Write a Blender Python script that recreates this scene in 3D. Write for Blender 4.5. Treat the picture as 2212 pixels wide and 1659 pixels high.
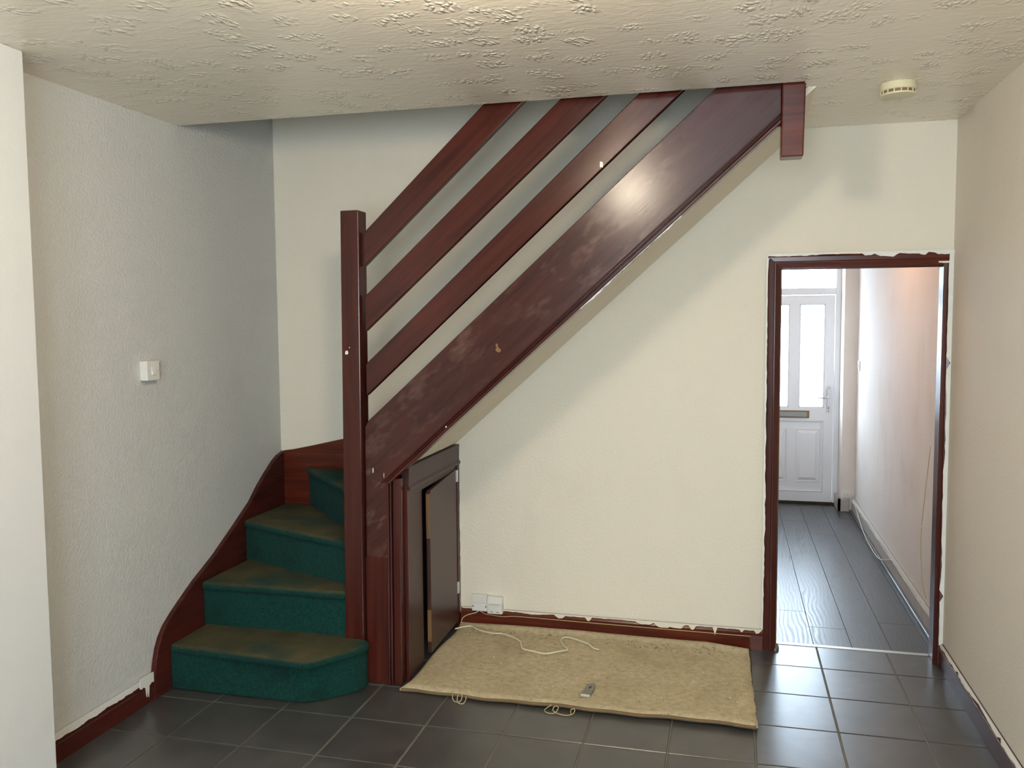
import bpy, bmesh, math, random
from mathutils import Vector, Matrix
random.seed(7)
SC = bpy.context.scene
COL = SC.collection
for o in list(bpy.data.objects):
    bpy.data.objects.remove(o)

# ------------------------------------------------------------------ camera
F_PX, YAW, PITCH, ROLL, CAM_H = 1868.98, 0.246992, 0.074028, -0.0073848, 1.6905
r = Vector((math.cos(YAW), math.sin(YAW), 0)); f = Vector((-math.sin(YAW), math.cos(YAW), 0)); u = Vector((0, 0, 1))
fw = f * math.cos(PITCH) - u * math.sin(PITCH); up = u * math.cos(PITCH) + f * math.sin(PITCH)
rt = r * math.cos(ROLL) + up * math.sin(ROLL); up2 = up * math.cos(ROLL) - r * math.sin(ROLL)
cd = bpy.data.cameras.new('camera'); cam = bpy.data.objects.new('camera', cd); COL.objects.link(cam)
cam.matrix_world = Matrix(((rt.x, up2.x, -fw.x, 0), (rt.y, up2.y, -fw.y, 0), (rt.z, up2.z, -fw.z, CAM_H), (0, 0, 0, 1)))
cd.sensor_fit = 'HORIZONTAL'; cd.sensor_width = 36; cd.lens = F_PX / 2212 * 36
cd.clip_start = 0.02
SC.camera = cam

# ------------------------------------------------------------------ light
SKY_COL = (0.70, 0.85, 1.0)
SKY_STRENGTH = 20.0
LAMP_WATT = 29.0
HALL_FILL_WATT = 8.0
SC.view_settings.view_transform = 'Standard'; SC.view_settings.look = 'None'
SC.view_settings.gamma = 1.0; SC.view_settings.use_curve_mapping = False
SC.view_settings.exposure = 0.73
SC.cycles.use_denoising = True
SC.cycles.max_bounces = 6; SC.cycles.diffuse_bounces = 4; SC.cycles.glossy_bounces = 3;
SC.cycles.use_adaptive_sampling = True; SC.cycles.adaptive_threshold = .1
SC.cycles.sample_clamp_indirect = 4.0; SC.cycles.caustics_reflective = False; SC.cycles.caustics_refractive = False; SC.cycles.blur_glossy = 1.0; SC.cycles.transparent_max_bounces = 12
wd = bpy.data.worlds.new('sky'); SC.world = wd; wd.use_nodes = True
bg = wd.node_tree.nodes['Background']; bg.inputs[0].default_value = (*SKY_COL, 1); bg.inputs[1].default_value = SKY_STRENGTH

# key dimensions (metres)
H = 2.605            # ceiling
XL, XR, XC = -2.513, 1.017, -2.317   # left wall, right wall, chimney face
YB, YB2, YF = 4.491, 4.60, -1.55      # back wall front / rear face, wall behind the camera
WX0, WX1, WZ0, WZ1 = -.90, 0.88, 0.88, 2.15   # window behind the camera
HX0, HX1, HY = -0.02, 1.065, 8.2      # hall walls and front door plane

def portal(name, loc, size, rot):
    l = bpy.data.lights.new(name, 'AREA'); l.shape = 'RECTANGLE'; l.size, l.size_y = size
    l.cycles.is_portal = True
    o = bpy.data.objects.new(name, l); COL.objects.link(o); o.location = loc; o.rotation_euler = rot
    return o
portal('window_portal', ((WX0 + WX1) / 2, YF - .12, (WZ0 + WZ1) / 2), (WX1 - WX0, WZ1 - WZ0), (math.radians(90), 0, 0))
portal('front_door_portal', (.48, HY + .13, 1.5), (.9, 1.35), (math.radians(-90), 0, 0))

# ------------------------------------------------------------------ materials
def lin(c):
    return tuple(((v / 255) / 12.92 if v / 255 <= .04045 else ((v / 255 + .055) / 1.055) ** 2.4) for v in c)
class NT:
    def __init__(s, name):
        s.m = bpy.data.materials.new(name); s.m.use_nodes = True; s.t = s.m.node_tree
        s.b = s.t.nodes['Principled BSDF']; s.out = s.t.nodes['Material Output']
    def n(s, typ, props=None, **ins):
        nd = s.t.nodes.new(typ)
        for k, v in (props or {}).items(): setattr(nd, k, v)
        for k, v in ins.items():
            key = k.replace('_', ' ')
            key = int(k[1:]) if k[0] == 'i' and k[1:].isdigit() else key
            s.set(nd.inputs[key], v)
        return nd
    def set(s, sock, v):
        if hasattr(v, 'is_output') or isinstance(v, bpy.types.NodeSocket): s.t.links.new(v, sock)
        elif isinstance(v, (tuple, list)) and len(v) == 3 and sock.type == 'RGBA': sock.default_value = (*v, 1)
        else: sock.default_value = v
    def coord(s, which='Object'): return s.n('ShaderNodeTexCoord').outputs[which]
    def mapping(s, vec, rot=(0, 0, 0), scale=(1, 1, 1), loc=(0, 0, 0)):
        return s.n('ShaderNodeMapping', Vector=vec, Rotation=rot, Scale=scale, Location=loc).outputs[0]
    def noise(s, vec, scale, detail=4, rough=.55, dist=0):
        detail = min(detail, 2.5)
        return s.n('ShaderNodeTexNoise', Vector=vec, Scale=scale, Detail=detail, Roughness=rough, Distortion=dist).outputs[0]
    def ramp(s, fac, a, b, c0=(0, 0, 0), c1=(1, 1, 1)):
        nd = s.n('ShaderNodeValToRGB', i0=fac)
        e = nd.color_ramp.elements; e[0].position = a; e[1].position = b; e[0].color = (*c0, 1); e[1].color = (*c1, 1)
        return nd.outputs[0]
    def mix(s, fac, a, b, mode='MIX'):
        nd = s.t.nodes.new('ShaderNodeMix'); nd.data_type = 'RGBA'; nd.blend_type = mode
        s.set(nd.inputs[0], fac); s.set(nd.inputs[6], a); s.set(nd.inputs[7], b)
        return nd.outputs[2]
    def math(s, op, a, b=0.0, clamp=False):
        nd = s.n('ShaderNodeMath', {'operation': op, 'use_clamp': clamp}); s.set(nd.inputs[0], a); s.set(nd.inputs[1], b)
        return nd.outputs[0]
    def bump(s, h, strength=.5, dist=.002, normal=None):
        nd = s.n('ShaderNodeBump', Height=h, Strength=strength, Distance=dist)
        if normal is not None: s.set(nd.inputs['Normal'], normal)
        return nd.outputs[0]
    def pr(s, **k):
        for a, v in k.items(): s.set(s.b.inputs[a.replace('_', ' ')], v)
        return s.m

def wall_mat(name, col, stain=(.72, .66, .55), amount=.35, grain=.0012, rough=.75, scale=130):
    t = NT(name); c = t.coord()
    big = t.noise(c, 1.3, 5, .6, .4); mid = t.noise(t.mapping(c, scale=(1, 1, .35)), 5, 5, .65)
    m = t.math('MULTIPLY', t.ramp(big, .52, .78), t.ramp(mid, .4, .7))
    m = t.math('MULTIPLY', m, amount)
    base = t.mix(m, col, tuple(a * b for a, b in zip(col, stain)))
    base = t.mix(t.math('MULTIPLY', t.ramp(mid, .3, .75), .10), base, tuple(v * .86 for v in col))
    g = t.noise(c, scale * .7, 1, .6)
    hgt = t.ramp(g, .38, .62)
    return t.pr(Base_Color=base, Roughness=rough, Normal=t.bump(hgt, .55, grain), Specular_IOR_Level=.3)

M = {}
M['cream'] = wall_mat('cream_wall_paint', (.80, .74, .625), amount=.3)
M['leftwall'] = wall_mat('grey_white_wallpaper', (.60, .60, .58), amount=.25, grain=.0016)
M['chimney'] = wall_mat('white_plaster', (.71, .715, .705), stain=(.62, .6, .55), amount=.5, grain=.0005, scale=60)
M['rightwall'] = wall_mat('off_white_wall_paint', (.77, .71, .62), amount=.2)
M['hallwall'] = wall_mat('hall_wall_paint', (.80, .735, .68), stain=(.75, .62, .52), amount=.5, grain=.001)  # random warmer mottling over a pinkish base
M['plain'] = wall_mat('plain_plaster', (.62, .57, .47), amount=.1)

def artex():
    t = NT('artex_ceiling'); c = t.coord()
    w = t.n('ShaderNodeVectorMath', {'operation': 'ADD'}); t.set(w.inputs[0], c)
    nz = t.n('ShaderNodeTexNoise', Vector=c, Scale=5.0, Detail=3.0); sc = t.n('ShaderNodeVectorMath', {'operation': 'SCALE'}, i0=nz.outputs[1]); sc.inputs['Scale'].default_value = .10
    t.set(w.inputs[1], sc.outputs[0]); cw = w.outputs[0]
    vor = t.n('ShaderNodeTexVoronoi', Vector=t.mapping(cw, scale=(1, 1.25, 0)), Scale=7.6)
    spot = t.ramp(vor.outputs['Distance'], .16, .52, (1, 1, 1), (0, 0, 0))
    # short brush strokes inside each dab
    st = t.n('ShaderNodeTexVoronoi', Vector=t.mapping(cw, scale=(1, .55, 0)), Scale=64)
    strokes = t.ramp(st.outputs['Distance'], .08, .62, (1, 1, 1), (0, 0, 0))
    drag = t.noise(t.mapping(cw, scale=(.5, 1.6, 1)), 30, 2, .6, .8)
    h = t.math('MULTIPLY', spot, strokes)
    h = t.math('ADD', h, t.math('MULTIPLY', drag, .22))
    base = t.mix(t.math('MULTIPLY', t.noise(c, 2.5, 4), .25), (.90, .815, .67), (.78, .705, .575))
    base = t.mix(t.math('MULTIPLY', t.math('MULTIPLY', spot, strokes), .75, True), base, (.96, .91, .80))  # dabs tinted lighter, standing in for glints of window light
    return t.pr(Base_Color=base, Roughness=.27, Specular_IOR_Level=.6, Normal=t.bump(h, 1.0, .0085))
M['artex'] = artex()

def wood(name, dark, light, axis='x', angle=0.0, rough=.22, scuff=.0, spec=.33):
    t = NT(name); c = t.coord()
    if angle: c = t.mapping(c, rot=(0, angle, 0))
    sc = {'x': (1.3, 26, 26), 'y': (26, 1.3, 26), 'z': (26, 26, 1.3)}[axis]
    v = t.mapping(c, scale=sc)
    g = t.noise(v, 1.0, 6, .65, .6); g2 = t.noise(v, 4.5, 3, .6)
    patch = t.noise(t.mapping(c, scale=tuple(.12 * k if k > 2 else k for k in sc)), 1.1, 3, .5)
    base = t.mix(t.ramp(g, .3, .72), dark, light)
    base = t.mix(t.math('MULTIPLY', t.ramp(patch, .5, .72), .55), base, tuple(x * y for x, y in zip(light, (1.35, 1.1, 1.05))))
    base = t.mix(t.math('MULTIPLY', t.ramp(g2, .62, .75), .5), base, tuple(x * .45 for x in dark))
    rg = t.math('ADD', t.math('MULTIPLY', g, .06), rough - .03)
    if scuff:
        sn = t.noise(t.mapping(c, scale=(.45, 1, 1)), 16, 6, .72); sm = t.math('MULTIPLY', t.ramp(sn, .52, .7), scuff)
        sm = t.math('MULTIPLY', sm, t.ramp(t.noise(c, 1.6, 2), .42, .6))
        base = t.mix(sm, base, (.16, .095, .075))
    return t.pr(Base_Color=base, Roughness=rg, Specular_IOR_Level=spec, Normal=t.bump(g2, .12, .001))
RD, RL = (.038, .0075, .0055), (.075, .0165, .011)
A = math.atan(.90)
M['wood_v'] = wood('mahogany_stain_upright', RD, RL, 'z')
M['wood_s'] = wood('mahogany_stain_slope', (.034, .0095, .0075), (.062, .018, .014), 'x', A, scuff=.6)
M['wood_r'] = wood('mahogany_stain_rail', RD, RL, 'x', A, rough=.20)
M['wood_x'] = wood('mahogany_stain_across', (.055, .009, .005), (.12, .024, .012), 'x')
M['wood_y'] = wood('mahogany_stain_deep', (.036, .008, .0065), (.07, .016, .012), 'y')
M['wood_g'] = wood('brown_gloss_paint', (.046, .019, .016), (.066, .030, .026), 'z', rough=.34)
M['wood_p'] = wood('plum_gloss_paint', (.045, .018, .022), (.068, .028, .034), 'y', rough=.34)
M['raw'] = wood('bare_timber', (.11, .060, .025), (.22, .13, .06), 'z', rough=.7)

def simple(name, col, rough=.5, metal=0, var=.0, vscale=20, spec=.5, bump=0):
    t = NT(name); c = t.coord(); nz = t.noise(c, vscale, 4)
    base = t.mix(t.math('MULTIPLY', nz, var), col, tuple(v * .5 for v in col))
    k = dict(Base_Color=base, Roughness=rough, Metallic=metal, Specular_IOR_Level=spec)
    if bump: k['Normal'] = t.bump(nz, .4, bump)
    return t.pr(**k)
M['whitepaint'] = simple('flaky_white_paint', (.84, .82, .76), .5, var=.25, vscale=60, bump=.001)
M['creampaint'] = simple('flaky_cream_paint', (.80, .735, .61), .55, var=.15, vscale=60, bump=.001)
M['plastic'] = simple('white_plastic', (.78, .76, .72), .35, var=.08)
M['ivory'] = simple('yellowed_plastic', (.74, .68, .47), .4, var=.12)
M['vent'] = simple('vent_brown', (.22, .14, .06), .5)
M['upvc'] = simple('white_upvc', (.86, .87, .90), .28, var=.05)
M['chrome'] = simple('brushed_chrome', (.68, .68, .70), .22, metal=1, var=.15)
M['steel'] = simple('dull_steel', (.30, .295, .28), .42, metal=.85, var=.3, vscale=50)
M['steelbright'] = simple('polished_steel', (.75, .74, .70), .3, metal=.6)
M['black'] = simple('black_plastic', (.015, .015, .015), .5)
M['grout'] = simple('cement_grout', (.23, .205, .155), .85, var=.85, vscale=3.5, bump=.001)
M['cable'] = simple('white_cable', (.72, .66, .50), .5)
M['wire'] = simple('beige_wire', (.46, .32, .17), .5)
M['thread'] = simple('jute_thread', (.44, .36, .20), .9)
M['hessian'] = simple('frayed_hessian', (.20, .13, .065), .9, var=.6, vscale=25, bump=.002)
M['dirt'] = simple('dark_dirt', (.03, .025, .018), .9)
M['paving'] = simple('outdoor_paving', (.42, .40, .36), .9, var=.4, vscale=5)
M['brick'] = simple('rendered_garden_wall', (.42, .43, .46), .9, var=.6, vscale=6)
M['aluminium'] = simple('aluminium_strip', (.62, .62, .62), .3, metal=.9, var=.2)
M['dustywood'] = simple('dusty_hall_skirting', (.52, .47, .42), .5, var=.5, vscale=15)

def stair_carpet():
    t = NT('green_stair_carpet'); c = t.coord()
    nrm = t.n('ShaderNodeSeparateXYZ', Vector=t.n('ShaderNodeNewGeometry').outputs['True Normal']).outputs['Z']
    pile = t.noise(c, 420, 2, .6); tuft = t.noise(c, 120, 3, .6); blot = t.noise(c, 7, 4, .6); wide = t.noise(c, 3.0, 3, .5)
    green = t.mix(t.ramp(tuft, .3, .7), (.0045, .032, .026), (.010, .066, .053))
    green = t.mix(t.math('MULTIPLY', t.ramp(blot, .5, .72), .55), green, (.007, .024, .018))
    worn = t.mix(t.ramp(blot, .3, .7), (.056, .049, .021), (.100, .084, .040))
    msk = t.math('MULTIPLY', t.ramp(nrm, .25, .8), t.ramp(wide, .30, .50))
    base = t.mix(t.math('MULTIPLY', msk, .9), green, worn)
    hgt = t.math('ADD', pile, tuft)
    return t.pr(Base_Color=base, Roughness=.95, Specular_IOR_Level=.1, Sheen_Weight=.03, Normal=t.bump(hgt, .9, .004))
M['carpet'] = stair_carpet()

def underlay():
    t = NT('beige_carpet_backing'); c = t.coord()
    weave = t.noise(c, 260, 3, .7); mid = t.noise(c, 38, 4, .65); wide = t.noise(c, 3.2, 5, .6, .4)
    base = t.mix(t.ramp(mid, .3, .72), (.44, .36, .225), (.62, .53, .36))
    base = t.mix(t.math('MULTIPLY', t.ramp(wide, .52, .72), .5), base, (.36, .29, .18))
    sp = t.n('ShaderNodeTexVoronoi', Vector=c, Scale=34); pick = t.n('ShaderNodeSeparateXYZ', Vector=sp.outputs['Color']).outputs[0]
    dots = t.math('MULTIPLY', t.ramp(sp.outputs['Distance'], .07, .13, (1, 1, 1), (0, 0, 0)), t.ramp(pick, .60, .62))
    base = t.mix(t.math('MULTIPLY', dots, .8), base, (.05, .04, .025))
    return t.pr(Base_Color=base, Roughness=.95, Specular_IOR_Level=.1, Normal=t.bump(t.math('ADD', weave, mid), .8, .003))
M['underlay'] = underlay()

def tile_mat():
    t = NT('slate_grey_floor_tile'); c = t.coord(); ob = t.n('ShaderNodeObjectInfo')
    c = t.n('ShaderNodeVectorMath', {'operation': 'ADD'}, i0=c, i1=ob.outputs['Location']).outputs[0]
    n1 = t.noise(c, 6, 6, .65, .5); n2 = t.noise(c, 40, 4, .6); n3 = t.noise(c, 30, 2, .5)
    base = t.mix(t.ramp(n1, .3, .7), (.044, .042, .040), (.074, .071, .067))
    base = t.mix(t.math('MULTIPLY', ob.outputs['Random'], .18), base, (.08, .076, .07))
    dust = t.math('MULTIPLY', t.ramp(n2, .6, .8), .25); base = t.mix(dust, base, (.12, .115, .10))
    rg = t.math('ADD', .281, t.math('MULTIPLY', n2, .03))
    return t.pr(Base_Color=base, Roughness=rg, Specular_IOR_Level=.85, Normal=t.bump(t.math('ADD', n3, t.math('MULTIPLY', n2, .2)), .16, .0012))
M['tile'] = tile_mat()

def laminate():
    t = NT('dark_wood_laminate'); c = t.coord(); ob = t.n('ShaderNodeObjectInfo')
    rr = t.n('ShaderNodeCombineXYZ', X=t.math('MULTIPLY', ob.outputs['Random'], 7.0), Y=t.math('MULTIPLY', ob.outputs['Random'], 13.0)).outputs[0]
    c = t.n('ShaderNodeVectorMath', {'operation': 'ADD'}, i0=c, i1=rr).outputs[0]
    warp = t.noise(t.mapping(c, scale=(3, .9, 1)), 2.2, 3, .5)
    ring = t.n('ShaderNodeTexWave', {'wave_type': 'BANDS', 'bands_direction': 'X'}, Vector=t.mapping(c, scale=(1, .08, 1)), Scale=14.0, Distortion=0, Detail=0)
    ph = t.math('MULTIPLY', warp, 34); t.set(ring.inputs['Phase Offset'], ph)
    g = ring.outputs['Fac']; fine = t.noise(t.mapping(c, scale=(70, 2, 1)), 1, 3)
    base = t.mix(g, (.060, .062, .066), (.074, .076, .081)); base = t.mix(t.math('MULTIPLY', fine, .4), base, (.045, .046, .05))
    return t.pr(Base_Color=base, Roughness=t.math('ADD', .29, t.math('MULTIPLY', g, .10)), Normal=t.bump(g, .04, .0005))
M['laminate'] = laminate()

def frosted(name, mixv):
    t = NT(name); c = t.coord()
    n1 = t.noise(c, 45, 1, .6)
    tr = t.n('ShaderNodeBsdfTransparent', Color=(.95, .97, .98)); tl = t.n('ShaderNodeBsdfTranslucent', Color=(.92, .94, .96)); gl = t.n('ShaderNodeBsdfGlossy', Color=(.9, .9, .9), Roughness=.12)
    nb = t.bump(n1, .6, .004); t.set(tl.inputs['Normal'], nb); t.set(gl.inputs['Normal'], nb)
    a = t.n('ShaderNodeMixShader', i0=t.math('MULTIPLY', t.ramp(n1, .25, .75), mixv), i1=tr.outputs[0], i2=tl.outputs[0])
    b = t.n('ShaderNodeMixShader', i0=.06, i1=a.outputs[0], i2=gl.outputs[0])
    t.t.links.new(b.outputs[0], t.out.inputs[0]); return t.m
M['frost'] = frosted('obscured_glass', .35)
def clear_glass():
    t = NT('clear_glass'); tr = t.n('ShaderNodeBsdfTransparent', Color=(.95, .94, .91)); gl = t.n('ShaderNodeBsdfGlossy', Color=(.9, .9, .9), Roughness=.02)
    b = t.n('ShaderNodeMixShader', i0=.05, i1=tr.outputs[0], i2=gl.outputs[0]); t.t.links.new(b.outputs[0], t.out.inputs[0]); return t.m
M['clear'] = clear_glass()

def emit(name, col, s):
    t = NT(name); e = t.n('ShaderNodeEmission', Color=col, Strength=s); tr = t.n('ShaderNodeBsdfTransparent'); ad = t.n('ShaderNodeAddShader', i0=e.outputs[0], i1=tr.outputs[0])
    t.t.links.new(ad.outputs[0], t.out.inputs[0]); t.m.cycles.emission_sampling = 'NONE'; return t.m

# ------------------------------------------------------------------ mesh helpers
def link(name, me, mat, parent=None):
    o = bpy.data.objects.new(name, me); COL.objects.link(o)
    if mat: me.materials.append(M[mat] if isinstance(mat, str) else mat)
    if parent: o.parent = parent
    return o
def finish(bm, name, mat, parent=None, smooth=False, bevel=0, seg=2, edges=None):
    bmesh.ops.recalc_face_normals(bm, faces=bm.faces)
    if bevel:
        ed = [e for e in bm.edges if (len(e.link_faces) == 2 and e.calc_face_angle(0) > .5) and (edges is None or edges(e))]
        bmesh.ops.bevel(bm, geom=ed, offset=bevel, segments=seg, affect='EDGES', profile=.5, clamp_overlap=True)
    me = bpy.data.meshes.new(name)
    bm.to_mesh(me); bm.free()
    if smooth:
        for p in me.polygons: p.use_smooth = True
        try: me.set_sharp_from_angle(angle=math.radians(40))
        except Exception: pass
    return link(name, me, mat, parent)
def addbox(bm, x0, x1, y0, y1, z0, z1):
    v = [bm.verts.new(p) for p in ((x0, y0, z0), (x1, y0, z0), (x1, y1, z0), (x0, y1, z0), (x0, y0, z1), (x1, y0, z1), (x1, y1, z1), (x0, y1, z1))]
    for q in ((0, 3, 2, 1), (4, 5, 6, 7), (0, 1, 5, 4), (1, 2, 6, 5), (2, 3, 7, 6), (3, 0, 4, 7)): bm.faces.new([v[i] for i in q])
    return v
def boxes(name, lst, mat, parent=None, bevel=0, seg=1):
    bm = bmesh.new()
    for b in lst: addbox(bm, *b)
    return finish(bm, name, mat, parent, bevel=bevel, seg=seg, smooth=False)
def box(name, x0, x1, y0, y1, z0, z1, mat, parent=None, bevel=0, seg=2):
    return boxes(name, [(x0, x1, y0, y1, z0, z1)], mat, parent, bevel, seg)
def prism(name, poly, axis, a, b, mat, parent=None, bevel=0, seg=2, smooth=None, edges=None):
    """poly: 2D points; axis: extrusion axis ('x': (y,z), 'y': (x,z), 'z': (x,y))"""
    bm = bmesh.new()
    def P(p, t): return {'x': (t, p[0], p[1]), 'y': (p[0], t, p[1]), 'z': (p[0], p[1], t)}[axis]
    va = [bm.verts.new(P(p, a)) for p in poly]; vb = [bm.verts.new(P(p, b)) for p in poly]
    bm.faces.new(va); bm.faces.new(vb[::-1]); n = len(poly)
    for i in range(n): bm.faces.new((va[i], vb[i], vb[(i + 1) % n], va[(i + 1) % n]))
    return finish(bm, name, mat, parent, bevel=bevel, seg=seg, smooth=bool(smooth), edges=edges)
def tube(name, pts, rad, mat, parent=None, sides=8, closed=False):
    pts = [Vector(p) for p in pts]; bm = bmesh.new(); rings = []
    ref = Vector((0, 0, 1))
    for i, p in enumerate(pts):
        d = (pts[min(i + 1, len(pts) - 1)] - pts[max(i - 1, 0)]).normalized()
        s = d.cross(ref)
        if s.length < .05: s = d.cross(Vector((1, 0, 0)))
        s.normalize(); t = s.cross(d)
        rr = rad(i / (len(pts) - 1)) if callable(rad) else rad
        rings.append([bm.verts.new(p + (s * math.cos(k * 2 * math.pi / sides) + t * math.sin(k * 2 * math.pi / sides)) * rr) for k in range(sides)])
    for i in range(len(rings) - 1):
        for k in range(sides): bm.faces.new((rings[i][k], rings[i][(k + 1) % sides], rings[i + 1][(k + 1) % sides], rings[i + 1][k]))
    bm.faces.new(rings[0][::-1]); bm.faces.new(rings[-1])
    return finish(bm, name, mat, parent, smooth=True)
def lathe(name, prof, mat, parent=None, loc=(0, 0, 0), n=32, rot=(0, 0, 0)):
    bm = bmesh.new(); rings = []
    for (rr, z) in prof:
        rings.append([bm.verts.new((rr * math.cos(k * 2 * math.pi / n), rr * math.sin(k * 2 * math.pi / n), z)) for k in range(n)] if rr > 1e-6 else [bm.verts.new((0, 0, z))])
    for a, b in zip(rings[:-1], rings[1:]):
        for k in range(n):
            A_ = a[k % len(a)]; B_ = a[(k + 1) % len(a)]; C_ = b[(k + 1) % len(b)]; D_ = b[k % len(b)]
            q = []
            for v in (A_, B_, C_, D_):
                if v not in q: q.append(v)
            if len(q) > 2: bm.faces.new(q)
    o = finish(bm, name, mat, parent, smooth=True); o.location = loc; o.rotation_euler = rot
    return o
def catmull(pts, n=6):
    P = [Vector(p) for p in pts]; out = []
    for i in range(len(P) - 1):
        p0, p1, p2, p3 = P[max(i - 1, 0)], P[i], P[i + 1], P[min(i + 2, len(P) - 1)]
        for k in range(n):
            t = k / n
            out.append(.5 * ((2 * p1) + (p2 - p0) * t + (2 * p0 - 5 * p1 + 4 * p2 - p3) * t * t + (3 * p1 - p0 - 3 * p2 + p3) * t ** 3))
    out.append(P[-1]); return out
def ragged(name, p0, p1, down, nrm, mat, parent, width=.012, jag=.012, step=.012, th=.002, seed=1, topw=.0, drips=(), gaps=0.0):
    """thin flaky paint strip from p0 to p1 whose edge wanders in direction `down`, with drips at (t, length, halfwidth)"""
    rnd = random.Random(seed); p0, p1, down, nrm = map(Vector, (p0, p1, down, nrm)); L = (p1 - p0).length; n = max(4, int(L / step)); bm = bmesh.new()
    val = width; rows = []
    for i in range(n + 1):
        t = i / n
        val += rnd.uniform(-jag, jag) * .5; val = max(.0012, min(width + jag, val)); val += (width - val) * .15
        w = val * (0.15 if rnd.random() < gaps else 1)
        for (td, ld, hw) in drips:
            d = abs(t - td) * L
            if d < hw: w = max(w, ld * (1 - (d / hw) ** 4) + rnd.uniform(-.0015, .0015))
        b = p0.lerp(p1, t)
        rows.append([b - down * topw, b + down * w, b + down * w + nrm * th, b - down * topw + nrm * th])
    vs = [[bm.verts.new(v) for v in rw] for rw in rows]
    for a, b in zip(vs[:-1], vs[1:]):
        for k in range(4): bm.faces.new((a[k], a[(k + 1) % 4], b[(k + 1) % 4], b[k]))
    bm.faces.new(vs[0]); bm.faces.new(vs[-1][::-1])
    return finish(bm, name, mat, parent)
def empty(name, loc=(0, 0, 0)):
    o = bpy.data.objects.new(name, None); COL.objects.link(o); o.location = loc; o.empty_display_size = .1; return o
def tag(o, label, cat, group=None):
    o['label'] = label; o['category'] = cat
    if group: o['group'] = group
    return o
def struct(o, label=None):
    o['kind'] = 'structure'
    if label: o['label'] = label
    return o
def adopt(root, *kids):
    """parent world-space meshes to an Empty that is not at the origin"""
    for k in kids:
        k.parent = root; k.matrix_parent_inverse = Matrix.Translation(root.location).inverted()

# ------------------------------------------------------------------ room shell
T = .12
struct(boxes('wall_left', [(XL - T, XL, YF - T, YB2, -.06, 5.0)], 'leftwall'), 'grey white textured wallpaper wall beside the stairs')
struct(box('wall_chimney', XL + .001, XC, .9, 2.496, 0, H, 'chimney', bevel=.006), 'white plastered chimney breast with brown stain patches')
DX0, DX1, DZ = .235, .980, 1.94        # doorway clear opening
OX0, OX1, OZ = .205, XR + .05, 1.97    # rough opening in the wall
struct(boxes('wall_back', [(XL - T, OX0, YB, YB2, -.06, 5.0), (OX0, 1.3, YB, YB2, OZ, 5.0)], 'cream'), 'cream painted wall behind the staircase')
struct(boxes('wall_right', [(XR, XR + T, YF - T, YB, -.06, 5.0)], 'rightwall'), 'off white painted wall beside the doorway')
wb = boxes('wall_rear', [(XL - T, WX0, YF - T, YF, -.06, H), (WX1, XR + T, YF - T, YF, -.06, H), (WX0, WX1, YF - T, YF, -.06, WZ0), (WX0, WX1, YF - T, YF, WZ1, H)], 'rightwall'); struct(wb)
OPX = .272                               # stairwell opening ends here
struct(boxes('ceiling', [(XL, XR, YF, 3.61, H, H + .19), (OPX, XR, 3.61, YB, H, H + .19)], 'artex'), 'cream stippled plaster ceiling')
struct(boxes('wall_landing', [(XL, XR, 3.50, 3.61, H + .19, 5.0)], 'plain')); struct(boxes('ceiling_landing', [(XL - T, XR + T, 3.4, YB2, 5.0, 5.1)], 'plain'))
# hall shell
struct(boxes('wall_hall_right', [(HX1, HX1 + T, YB2, HY + .3, -.06, H + .1)], 'hallwall'), 'pinkish hall wall with warmer patches')
struct(boxes('wall_hall_left', [(HX0 - T, HX0, YB2, HY + .3, -.06, H + .1)], 'hallwall'))
struct(boxes('ceiling_hall', [(HX0, HX1, YB2, HY + .3, H, H + .1)], 'plain'))
pier = struct(boxes('wall_hall_end', [(.955, HX1, 7.95, HY + .3, -.06, H), (HX0, .955, HY, HY + .3, 2.22, H), (HX0, .03, HY, HY + .3, -.06, 2.22)], 'hallwall'), 'narrow white wall pier beside the front door')

# rear window (behind the camera, lights the room)
win = struct(empty('window_1', ((WX0 + WX1) / 2, YF - .06, WZ0)))
fr = boxes('frame', [(WX0, WX0 + .06, YF - .1, YF - .03, WZ0, WZ1), (WX1 - .06, WX1, YF - .1, YF - .03, WZ0, WZ1), (WX0, WX1, YF - .1, YF - .03, WZ0, WZ0 + .06), (WX0, WX1, YF - .1, YF - .03, WZ1 - .06, WZ1), (-.005, .055, YF - .1, YF - .03, WZ0, WZ1)], 'upvc')
g1 = box('pane', WX0 + .05, .0, YF - .07, YF - .064, WZ0 + .05, WZ1 - .05, 'clear'); g2 = box('pane', .05, WX1 - .05, YF - .07, YF - .064, WZ0 + .05, WZ1 - .05, 'clear')
sill = box('sill', WX0 - .05, WX1 + .05, YF - .03, YF + .12, WZ0 - .03, WZ0, 'upvc')
adopt(win, fr, g1, g2, sill)

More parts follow.
